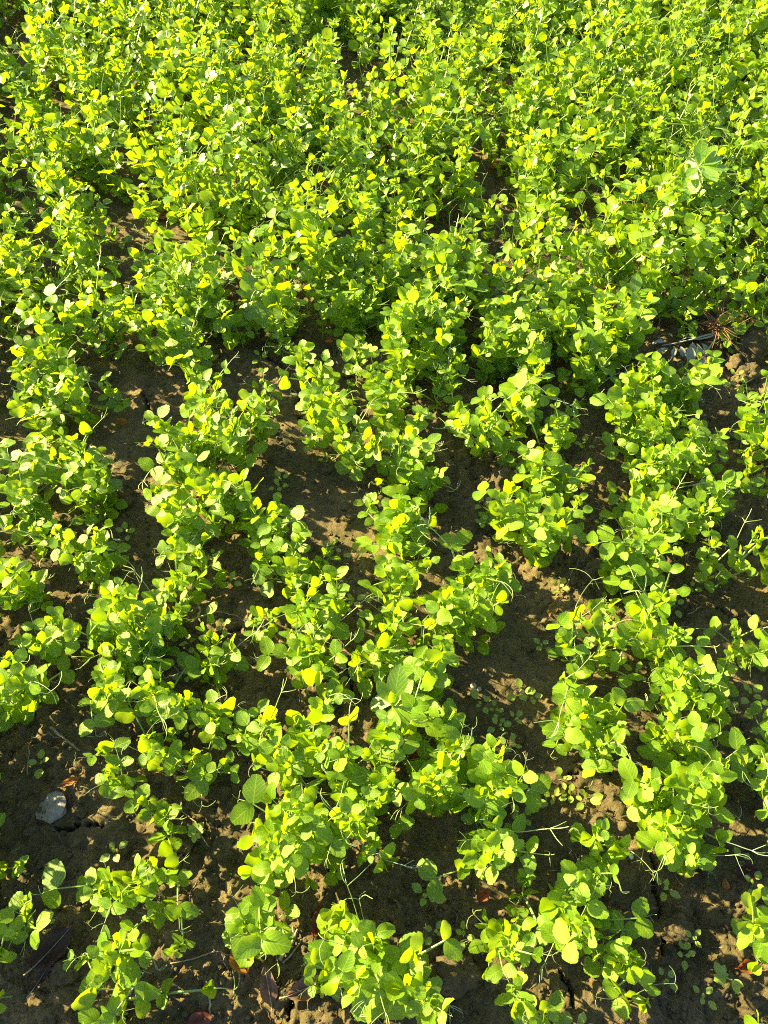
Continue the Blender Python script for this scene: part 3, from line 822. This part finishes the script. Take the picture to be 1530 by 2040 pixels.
# ================================================================== BROAD-LEAVED WEEDS
ST_BROAD = [0, 0.06, 0.16, 0.3, 0.45, 0.6, 0.74, 0.86, 0.95, 1.0]
ME_BROAD = [blade_mesh('broad_leaf', blade(ST_BROAD, w, f, d, 0, rr, pw=1.35, pe=0.85, tip=t, wave=0.02), M_BROAD) for w, f, d, t in ((0.23, 0.25, 0.1, 0.3), (0.26, 0.15, 0.18, 0.34), (0.20, 0.35, 0.05, 0.3), (0.36, 0.2, 0.12, 0.45))]
def rosette(px, py, lift, leaves, label, seed):
    r = np.random.default_rng(seed)
    p = at(px, py, lift)
    gz = ground(p[0], p[1])
    root = put('broadleaf_weed', None)
    root.location = (p[0], p[1], gz)
    top = np.array([0, 0, lift - gz])
    v, f = tube(np.array([(0, 0, -0.02), top * 0.5 + [0.002, 0, 0], top]), [0.0028, 0.0024, 0.002], 6)
    put('stem', mesh_of('stem', v, f, M_STALK), root)
    for (az, L, el, k) in leaves:
        if el is None:                                                  # a leaf aimed on purpose to mirror the low sun into the camera
            eye = unit(np.array([0, 0, CAM_H]) - (np.array([p[0], p[1], lift])))
            hv = unit(eye + SUN_DIR); a = R(az)
            ax = np.array([math.cos(a), math.sin(a), 0.0]); ax = unit(ax - hv * (ax @ hv))
            put('leaf', ME_BROAD[k], root, frame(top + ax * 0.003, ax, hv + r.normal(0, 0.03, 3), L * 0.01))
            continue
        a, e = R(az), R(el)
        ax = np.array([math.cos(a) * math.cos(e), math.sin(a) * math.cos(e), math.sin(e)])
        nrm = np.array([-math.cos(a) * math.sin(e), -math.sin(a) * math.sin(e), math.cos(e)]) + r.normal(0, 0.12, 3)
        put('leaf', ME_BROAD[k], root, frame(top + ax * 0.003 + np.array([0, 0, -0.006 * r.random()]), ax, nrm, L * 0.01))
    tag(root, label, 'weed', 'broad-leaved weeds among the peas')
rosette(782, 1405, 0.085, [(0, 7.6, 14, 1), (-28, 6.8, 4, 0), (-48, 5.4, -8, 0), (52, 5.2, 22, 1), (76, 6.8, 48, 1), (128, 4.6, 42, 1), (163, 4.8, None, 3), (112, 5.6, -20, 1), (-92, 7.0, 30, 2), (-108, 6.4, 12, 0), (100, 3.2, 70, 2), (20, 2.8, 66, 2)],
        'broad-leaved weed with a whorl of smooth oblong leaves in the central row', 71)
rosette(1392, 330, 0.22, [(85, 5.6, 52, 3), (150, 4.6, None, 3), (225, 6.6, None, 3), (40, 6.6, 40, 1), (-20, 7.0, 14, 1), (-75, 8.5, 10, 0), (10, 6.0, 26, 1), (190, 5.0, 40, 1), (-120, 7.0, -45, 1), (225, 5.0, 10, 1)],
        'large broad-leaved weed with shining white glare rising above the dense peas', 72)
rosette(505, 598, 0.095, [(110, 6.6, 55, 3), (215, 6.8, None, 3), (-60, 7.4, -14, 3), (30, 5.0, 40, 1), (-100, 5.0, -10, 3), (170, 4.4, 40, 1)],
        'broad-leaved weed with big round leaves beyond the bare soil hollow', 73)
rosette(1262, 592, 0.10, [(80, 5.8, 50, 1), (20, 5.8, 18, 1), (-18, 5.6, 10, 0), (235, 6.4, -4, 3), (140, 5.0, 40, 1), (-70, 5.2, -4, 1), (190, 4.6, 26, 0)],
        'broad-leaved weed with a loose rosette of oval leaves near the root mound', 74)

# small pale sowthistle-like seedling with a bent stem at the lower edge
def small_sprout(px, py, label, seed):
    r = np.random.default_rng(seed)
    p = at(px, py, 0.02)
    root = put('weed_sprout', None); root.location = (p[0], p[1], ground(p[0], p[1]))
    P, d = arc((0, 0, -0.01), (0.2, -0.3, 1), (0, 0, 0), 0.045, 3, r)
    v, f = tube(P, 0.0012, 4); put('stem', mesh_of('stem', v, f, M_STALK), root)
    for k in range(7):
        a = 2.4 * k; ax = np.array([math.cos(a), math.sin(a), 0.35])
        put('leaf', ME_WEED[k % 3], root, frame(P[1 + k % 3], ax, UP, 0.017 * r.uniform(0.7, 1.2)))
    tag(root, label, 'weed')
small_sprout(1430, 1935, 'pale leggy weed sprout with small rounded leaves beside a sunlit soil patch', 81)
small_sprout(385, 1650, 'thin pale weed sprout with narrow leaves near the dark crumbly hollow', 82)

# ================================================================== STONES AND CLODS
def lump(name, px, py, w, d, h, seed, mat, label, cat, group=None, rough=0.22, sink=0.35, facet=False, tall=1.0):
    """irregular lump; w, d, h in metres"""
    r = np.random.default_rng(seed)
    bm = bmesh.new()
    bmesh.ops.create_icosphere(bm, subdivisions=2 if facet else 4, radius=1)
    ph = r.uniform(0, 50, 3); dirs = [unit(r.normal(0, 1, 3)) for _ in range(9)]; cut = r.uniform(0.62, 0.95, 9)
    from mathutils import noise as mn
    for v in bm.verts:
        p = np.array(v.co)
        s = 1.0
        for q, c in zip(dirs, cut):
            t = p @ q
            if t > c:
                s = min(s, c / t)
        k = 1 if facet else 0
        nv = Vector(p * 1.6 + ph); f = s * (1 + rough * (mn.noise(nv) + 0.6 * (1 - k) * mn.noise(nv * 2.7) + 0.4 * (1 - k) * mn.noise(nv * 6.5) + 0.25 * (1 - k) * mn.noise(nv * 14)))
        v.co = Vector((p[0] * f * w / 2, p[1] * f * d / 2, p[2] * f * h / 2))
    me = bpy.data.meshes.new(name); bm.to_mesh(me); bm.free()
    me.materials.append(mat)
    if not facet:
        me.polygons.foreach_set('use_smooth', np.ones(len(me.polygons), bool))
    p = at(px, py, h * 0.3)
    o = put(name, me)
    o.location = (p[0], p[1], ground(p[0], p[1]) + h * (0.5 - sink)); o.rotation_euler = (r.normal(0, .12), r.normal(0, .12), r.uniform(0, 6.28) if cat != 'stone' else 0.2)
    tag(o, label, cat, group)
    return o
lump('stone', 103, 1607, 0.066, 0.055, 0.014, 3, M_STONE, 'flat pale grey stone with chipped edges lying in shade', 'stone', facet=True, rough=0.10, sink=0.25)
lump('stone', 897, 72, 0.07, 0.05, 0.04, 4, M_STONE, 'light grey stone half hidden among the farthest peas', 'stone', facet=True, rough=0.10, sink=0.2)
CG = 'large soil clods'
for a in [
    (1002, 962, .075, .075, .05, 21, 'square brown clod of soil under a curled tendril'),
    (920, 912, .042, .055, .055, 22, 'pointed soil clod with a sunlit tip'),
    (908, 1940, .058, .075, .055, 23, 'tall rough clod with a sunlit face at the near edge'),
    (1238, 1540, .042, .040, .034, 24, 'round olive-brown clod beside the thin crack'),
    (300, 1440, .058, .048, .032, 25, 'low pinkish clod between two small pea plants'),
    (246, 990, .040, .048, .036, 26, 'dull grey clod in shade on the left row'),
    (653, 930, .042, .038, .034, 27, 'small tan clod facing the central pea row'),
    (690, 735, .062, .050, .04, 28, 'cut brown clod beneath the red-petalled pea stems'),
    (1186, 1132, .056, .05, .04, 29, 'reddish crumbly clod below a shaded pea clump'),
    (165, 1592, .022, .018, .014, 30, 'little half-lit clod just beyond the grey stone'),
    (158, 1618, .034, .032, .02, 31, 'dark flat clod touching the right of the grey stone'),
    (1342, 1852, .045, .06, .035, 32, 'greyish clod broken off along the long crack'),
    (1284, 2022, .055, .045, .035, 33, 'pale clod cut by the lower edge of the picture'),
    (55, 1655, .024, .03, .018, 34, 'narrow clod left below the grey stone'),
    (128, 1930, .045, .045, .03, 35, 'dark lumpy clod against the curled dark leaf'),
    (365, 1690, .030, .030, .022, 36, 'olive clod in the dark crumbly hollow'),
    (355, 1720, .024, .026, .02, 37, 'second clod in the dark crumbly hollow'),
    (1020, 1475, .034, .028, .024, 38, 'small brown clod under round weed seedlings'),
    (1470, 715, .06, .05, .04, 39, 'grey clod at the foot of the root mound'),
    (1430, 705, .045, .04, .034, 40, 'dark clod tucked under the uprooted weed'),
    (1500, 680, .11, .09, .085, 41, 'largest pale clod of the root mound'),
    (1445, 655, .12, .08, .085, 42, 'earthy mound holding the torn root fibres'),
    (1495, 735, .07, .055, .045, 43, 'shaded clod casting a dark hollow by the mound'),
    (1385, 660, .05, .05, .03, 44, 'broken clod on the left flank of the mound'),
    (860, 1995, .05, .05, .02, 45, 'flat crusted clod along the near crack'),
    (215, 1905, .024, .024, .018, 46, 'small sunlit clod near the curled dark leaf'),
]:
    lump('soil_clod', *a[:6], M_CLOD, a[6], 'clod', CG, rough=0.3)
lump('pebble', 1257, 1706, .010, .008, .007, 51, M_WHITE, 'tiny white pebble beside the fan-leaved pea plant', 'pebble', sink=0.1, rough=0.05)
lump('pebble', 1010, 910, .012, .008, .006, 52, M_WHITE, 'small pale seed-like pebble under a shaded pea leaf', 'pebble', sink=0.1, rough=0.05)

# crumbs: too many to count
def crumbs():
    r = np.random.default_rng(77)
    bm = bmesh.new(); bmesh.ops.create_icosphere(bm, subdivisions=1, radius=1)
    bv = np.array([v.co for v in bm.verts]); bf = np.array([[v.index for v in f.verts] for f in bm.faces]); bm.free()
    hot = [(90, 1690, 140, 120), (370, 1680, 120, 100), (120, 1960, 160, 110), (450, 1930, 150, 120), (1450, 690, 110, 70), (1180, 1140, 100, 60), (980, 1090, 90, 60), (240, 1020, 90, 60), (560, 880, 80, 50), (1350, 1200, 150, 70), (850, 1800, 90, 90), (1400, 1960, 160, 90), (680, 1130, 60, 60), (280, 1420, 120, 60)]
    pts = []
    for _ in range(8000):
        pts.append((r.uniform(-30, 1560), r.uniform(480, 2060)))
    for (cx, cy, rx, ry) in hot:
        for _ in range(190):
            pts.append((r.normal(cx, rx * 0.6), r.normal(cy, ry * 0.6)))
    P = np.array([at(*p) for p in pts])
    sz = 0.0008 + 0.0052 * r.random(len(P)) ** 4
    z = height(P[:, 0], P[:, 1])
    V, Fc = [], []
    for i in range(len(P)):
        q = bv * (1 + 0.25 * r.normal(0, 1, (len(bv), 1)) * 0.7) * sz[i] * r.uniform(0.7, 1.25, 3)
        a = r.uniform(0, 6.28); c, s = math.cos(a), math.sin(a)
        q = q @ np.array([[c, -s, 0], [s, c, 0], [0, 0, 1]])
        V.append(q + [P[i, 0], P[i, 1], z[i] + sz[i] * 0.2]); Fc.append(bf + i * len(bv))
    o = put('soil_crumbs', mesh_of('soil_crumbs', np.concatenate(V), np.concatenate(Fc), M_CLOD))
    tag(o, 'loose crumbs of dry soil strewn between the pea rows', 'soil crumbs', kind='stuff')
crumbs()

# ================================================================== FALLEN LEAVES
def fallen_leaf(px, py, L, w, az, curl, mat, label, seed, lift=0.004, roll=0.0):
    """dead leaf with a midrib and a stalk, curled along and across; L in metres"""
    r = np.random.default_rng(seed)
    nx_, ny_ = 11, 7
    V, Fc = [], []
    ph = r.uniform(0, 6, 3)
    for i in range(nx_):
        x = i / (nx_ - 1); ww = w * max(0.02, math.sin(math.pi * min(1, x * 0.97 + 0.015) ** 0.85) ** 0.8)
        for j in range(ny_):
            y = (j / (ny_ - 1) * 2 - 1)
            yy = y * ww * (1 + 0.12 * math.sin(9 * x + ph[0]) * abs(y))
            zz = curl * (y * y) * ww * 1.6 + curl * 0.35 * (2 * x - 1) ** 2 + 0.03 * math.sin(8 * x + 4 * y + ph[1]) + 0.02 * math.sin(17 * x + ph[2]) * abs(y)
            V.append((x - 0.5, yy, zz))
    for i in range(nx_ - 1):
        for j in range(ny_ - 1):
            a = i * ny_ + j
            Fc.append((a, a + ny_, a + ny_ + 1, a + 1))
    V = [(x, y * math.cos(roll) - z * math.sin(roll), y * math.sin(roll) + z * math.cos(roll)) for x, y, z in V]
    p = at(px, py, lift)
    root = put('dead_leaf', mesh_of('dead_leaf', np.array(V) * L, Fc, mat))
    root.location = (p[0], p[1], ground(p[0], p[1]) + lift + 0.003 + 0.25 * abs(math.sin(roll)) * L * 0.5); root.rotation_euler = (r.normal(0, .12), r.normal(0, .12), R(az))
    z0 = curl * 0.35
    P = np.array([(0.5, 0, z0), (0.2, 0, curl * 0.06 + 0.035), (-0.2, 0, curl * 0.06 + 0.035), (-0.5, 0, z0 + 0.015), (-0.68, 0.03, z0 + 0.03)]) * L
    P = P[::-1]
    v, f = tube(P, np.array([0.016, 0.016, 0.012, 0.009, 0.004]) * L, 4)
    put('midrib', mesh_of('midrib', v, f, M_TWIG if mat in (M_DEAD['dark'], M_DEAD['brown']) else mat), root)
    tag(root, label, 'dead leaf', 'fallen dead leaves on the soil')
D = M_DEAD
for a in [
    (146, 1563, .032, .20, 25, .25, D['orange'], 'small orange-brown leaf beyond the grey stone'),
    (832, 1507, .050, .24, 155, .15, D['rust'], 'rust-red oval leaf lying flat below the rosette weed'),
    (478, 1912, .042, .32, 130, .45, D['orange'], 'bright orange leaf folded beside a dry stalk'),
    (533, 1962, .052, .24, 105, .22, D['brown'], 'pinkish-brown leaf with a pale midrib near the dry stalk'),
    (612, 1968, .060, .22, 20, .35, D['brown'], 'brown ribbed leaf half under a pea plant'),
    (112, 1886, .070, .30, 50, .55, D['dark'], 'dark curled leaf with a lit brown edge'),
    (90, 1945, .045, .18, 65, .4, D['dark'], 'blackened leaf strip hanging below the dark curled leaf'),
    (633, 1838, .044, .20, 80, .4, D['red'], 'dark red leaf standing in the shade of the pea stems'),
    (343, 1486, .026, .32, 5, .3, D['red'], 'small dark red leaf among young pea plants'),
    (246, 846, .030, .28, 150, .3, D['orange'], 'orange-brown leaf near a twisted pea tendril'),
    (476, 806, .038, .28, 20, .2, D['rust'], 'brown-red leaf at the base of the small pea plant'),
    (593, 828, .030, .24, 140, .3, D['ochre'], 'olive-yellow leaf at the end of the forked crack'),
    (1100, 1215, .042, .24, 65, .1, D['ochre'], 'ochre leaf with dark spots on bare soil'),
    (963, 1785, .024, .35, 30, .5, D['rust'], 'red scrap of leaf under the pea clump'),
    (816, 1262, .042, .30, 60, .25, D['red'], 'dull red leaf in the shade of the central row'),
    (1412, 1126, .030, .32, 120, .25, D['rust'], 'red-brown leaf behind the slanting pea stem'),
    (1482, 1742, .036, .40, 20, .45, D['maroon'], 'glossy maroon leaf under a weed seedling'),
    (1443, 1762, .018, .32, 85, .1, D['orange'], 'tiny dull orange leaf near the maroon leaf'),
    (1478, 1926, .030, .30, 10, .5, D['rust'], 'rust-coloured curled leaf on the sunlit soil'),
    (1104, 1582, .028, .28, 0, .3, D['ochre'], 'ochre leaf hidden behind a paired pea leaf'),
    (150, 1075, .034, .30, 70, .3, D['rust'], 'brick-coloured leaf between pea plants of the left mass'),
    (320, 430, .055, .28, 10, .2, D['rust'], 'reddish leaf in the bare gap of the far stand'),
    (988, 342, .055, .28, 40, .4, D['orange'], 'orange leaf in a dark gap of the far stand'),
    (398, 2032, .034, .32, 10, .25, D['red'], 'dark red leaf cut by the near edge'),
    (575, 745, .026, .26, 60, .4, D['brown'], 'curled brown leaf shading the forked crack'),
]:
    fallen_leaf(*a, seed=hash(a[0] * 7 + a[1]) % 1000)

# red petal
def petal(px, py):
    p = at(px, py, 0.05)
    B = blade(ST_LOW, 0.5, 0.3, 0.2, 0, rr)
    root = put('red_petal', None); root.location = (p[0], p[1], p[2])
    for a in (0.3, 1.6, 2.9):
        put('petal', mesh_of('petal', B[0], B[1], M_RED, uv=B[2]), root, frame((0, 0, 0), (math.cos(a), math.sin(a), .2), UP, 0.010))
    tag(root, 'small orange-red petal caught on a pea stem', 'petal')
petal(655, 681)

# ================================================================== MUSHROOMS
def mushroom(px, py, rad, stemh, mat, label, flat=0.45):
    p = at(px, py, stemh)
    root = put('mushroom', None); gz = ground(p[0], p[1]); root.location = (p[0], p[1], gz)
    h = max(0.004, stemh - gz)
    V, Fc = [], []
    prof = [(0.0, 1.0), (0.35, 0.93), (0.65, 0.75), (0.88, 0.42), (1.0, 0.05), (0.93, -0.06), (0.5, 0.25), (0.12, 0.35)]
    ns = 14
    for (q, z) in prof:
        for k in range(ns):
            w = 2 * math.pi * k / ns
            V.append((q * rad * math.cos(w), q * rad * math.sin(w), h + z * rad * flat))
    for i in range(len(prof) - 1):
        for k in range(ns):
            k2 = (k + 1) % ns
            Fc.append((i * ns + k, (i + 1) * ns + k, (i + 1) * ns + k2, i * ns + k2))
    put('cap', mesh_of('cap', V, Fc, mat), root)
    v, f = tube(np.array([(0.002, 0, -0.008), (0, 0.001, h * 0.5), (0, 0, h + rad * 0.1)]), rad * 0.14, 6)
    put('stem', mesh_of('stem', v, f, mat), root)
    tag(root, label, 'mushroom', 'tiny pale mushrooms')
mushroom(943, 1366, 0.0058, 0.014, M_CAP, 'translucent mushroom cap at the back of the trio')
mushroom(945, 1378, 0.0066, 0.017, M_CAP, 'largest translucent mushroom, at the front of the trio')
mushroom(954, 1373, 0.0048, 0.012, M_CAP, 'smallest translucent mushroom cap of the trio')
mushroom(964, 1388, 0.0036, 0.010, M_CAP, 'tiny lone mushroom a little apart from the trio')
mushroom(684, 1306, 0.0075, 0.012, M_TAN, 'tan mushroom cap beside the central row')

# ================================================================== TWIGS AND DRY STALKS
def twig(pts, rad, label, seed, mat=M_TWIG, name='twig', bits=0):
    r = np.random.default_rng(seed)
    Q = []
    for a, b in zip(pts[:-1], pts[1:]):
        for t in np.linspace(0, 1, 5)[:-1]:
            Q.append((a[0] + (b[0] - a[0]) * t, a[1] + (b[1] - a[1]) * t))
    Q.append(pts[-1])
    P = np.array([at(*q) for q in Q])
    P[1:-1, :2] += r.normal(0, 0.0012, P[1:-1, :2].shape)
    P[:, 2] = np.maximum(height(P[:, 0], P[:, 1]).max() * 0.5 + height(P[:, 0], P[:, 1]) * 0.5, height(P[:, 0], P[:, 1])) + rad * 0.9
    parts = [tube(P, np.linspace(rad, rad * 0.5, len(P)), 5)]
    for b in range(bits):
        i = r.integers(1, len(P) - 1)
        q, _ = arc(P[i], unit(P[i + 1] - P[i - 1]) + r.normal(0, .5, 3) * [1, 1, .3], r.normal(0, .4, 3), 0.02, 3, r)
        parts.append(tube(q, [rad * .5, rad * .4, rad * .35, rad * .25], 4))
    V, Fc = join(parts)
    o = put(name, mesh_of(name, V, Fc, mat))
    tag(o, label, 'twig', 'dry twigs and stalks on the soil')
twig([(107, 1455), (135, 1478), (166, 1502)], 0.0024, 'long dry twig slanting across bare soil at the left', 1, bits=1)
twig([(55, 1545), (60, 1490), (66, 1462)], 0.0012, 'thin upright dry stalk near the long slanting twig', 2)
twig([(64, 1470), (95, 1468), (125, 1472)], 0.0011, 'thin dry stalk crossing the long slanting twig', 3)
twig([(399, 1205), (401, 1240), (414, 1268)], 0.0028, 'pale broken twig standing by the shaded hollow', 4, bits=2)
twig([(414, 1222), (460, 1228), (508, 1252)], 0.0011, 'long thin dry stem reaching to the pea clump', 5)
twig([(556, 1912), (578, 1884), (594, 1850)], 0.0036, 'thick fibrous dry stalk beside the orange leaf', 6, bits=3)
twig([(562, 1918), (585, 1895), (600, 1870)], 0.0018, 'thin fibre lying along the thick dry stalk', 7)
twig([(1336, 1172), (1366, 1184), (1398, 1204)], 0.0014, 'short dark twig at the foot of the sunlit patch', 8, M_ROOT)
twig([(1368, 1226), (1384, 1216), (1400, 1208)], 0.0014, 'short dry stick near the crossing lit streaks', 9)
twig([(360, 1612), (392, 1642), (418, 1690)], 0.0012, 'bent dry stem over the dark crumbly hollow', 10)
twig([(376, 1820), (382, 1775), (400, 1750)], 0.0010, 'curved straw-coloured stem behind the near pea pair', 11)
twig([(414, 1975), (418, 2008), (417, 2038)], 0.0020, 'pale straw piece upright at the near edge', 12)
twig([(590, 1360), (597, 1390), (600, 1408)], 0.0016, 'orange-brown stub below the pea clump', 13, M_ROOT)
twig([(1128, 1168), (1140, 1140), (1152, 1118)], 0.0011, 'thin stem leaning by the reddish clod', 14)
twig([(340, 1920), (430, 1898), (470, 1905)], 0.0010, 'thin straw across the shaded soil', 15)
twig([(1205, 1240), (1218, 1225), (1240, 1200)], 0.0010, 'short grass straw below the ochre leaf', 16)
twig([(860, 900), (880, 895), (905, 882)], 0.0015, 'pale straw beyond the pointed clod', 17)
twig([(640, 1920), (650, 1905), (668, 1890)], 0.0009, 'fine straw between the near pea plants', 18)

def litter():
    r = np.random.default_rng(808)
    parts = []
    for _ in range(520):
        px, py = r.uniform(-20, 1550), r.uniform(520, 2050)
        p = at(px, py); L = r.uniform(0.006, 0.03) * (0.6 + 0.4 * r.random())
        a = r.uniform(0, 6.28); n = 4
        q = np.array([p + np.array([math.cos(a + 0.5 * t * r.normal()), math.sin(a), 0]) * L * t for t in np.linspace(0, 1, n)])
        q[:, 2] = height(q[:, 0], q[:, 1]) + r.uniform(0.0005, 0.003) + np.linspace(0, 1, n) * r.uniform(0, 0.004)
        w = r.uniform(0.00025, 0.0006)
        parts.append(tube(q, [w, w, w * .8, w * .4], 3))
    V, Fc = join(parts)
    o = put('straw_litter', mesh_of('straw_litter', V, Fc, M_TWIG))
    tag(o, 'fine broken straw and root bits scattered over the soil', 'straw litter', kind='stuff')
litter()

# ================================================================== UPROOTED WILTED WEED
def wilted():
    r = np.random.default_rng(44)
    base = at(1432, 650, 0.055)
    root = put('uprooted_weed', None); root.location = tuple(base)
    def loc(px, py, z):
        return at(px, py, z) - base
    stems = [[(1432, 662, .035), (1405, 668, .035), (1380, 676, .025), (1345, 684, .018), (1318, 688, .014)],
             [(1432, 664, .033), (1410, 672, .032), (1393, 676, .026), (1370, 672, .022), (1352, 680, .016)],
             [(1436, 668, .030), (1420, 682, .024), (1408, 702, .016), (1400, 716, .012)]]
    for S in stems:
        P = np.array([loc(*q) for q in S])
        v, f = tube(P, np.linspace(0.0026, 0.0014, len(P)), 5)
        put('stem', mesh_of('stem', v, f, M_WILT), root)
    for (px, py, z, az, L) in [(1375, 690, .03, 265, .04), (1388, 684, .03, 275, .042), (1325, 682, .022, 160, .03), (1332, 694, .02, 200, .034), (1345, 692, .02, 250, .03), (1380, 682, .026, 262, .036), (1390, 690, .022, 240, .03), (1398, 684, .022, 300, .032), (1368, 672, .026, 100, .026), (1356, 690, .018, 280, .026), (1404, 716, .014, 230, .03), (1340, 672, .03, 120, .034), (1318, 700, .018, 210, .03)]:
        a = R(az)
        put('leaf', ME_WILTED[r.integers(3)], root, frame(loc(px, py, z), (math.cos(a), math.sin(a), -0.15), UP + r.normal(0, .35, 3), L))
    for k in range(110):
        d = unit(r.normal(0, 1, 3) * [1, 1, .55] + [0.5, 0.2, 0.15])
        p, _ = arc(r.normal(0, .006, 3), d, r.normal(0, 1.2, 3), r.uniform(.02, .075), 4, r, .12)
        v, f = tube(p, [.0011, .0009, .0008, .0006, .0004], 3)
        fibres.append((v, f))
    V, Fc = join(fibres)
    put('root_fibres', mesh_of('root_fibres', V, Fc, M_ROOT), root)
    tag(root, 'uprooted weed with grey wilted leaves and brown root fibres on the mound', 'weed')
fibres = []
ME_WILTED = [blade_mesh('wilted_leaf', blade(ST_BROAD, w, f, d, 0, rr, pw=1.2, pe=0.85, tip=.3, wave=.05), M_WILT) for w, f, d in ((.25, .5, .3), (.22, .7, .2), (.3, .35, .4))]
wilted()
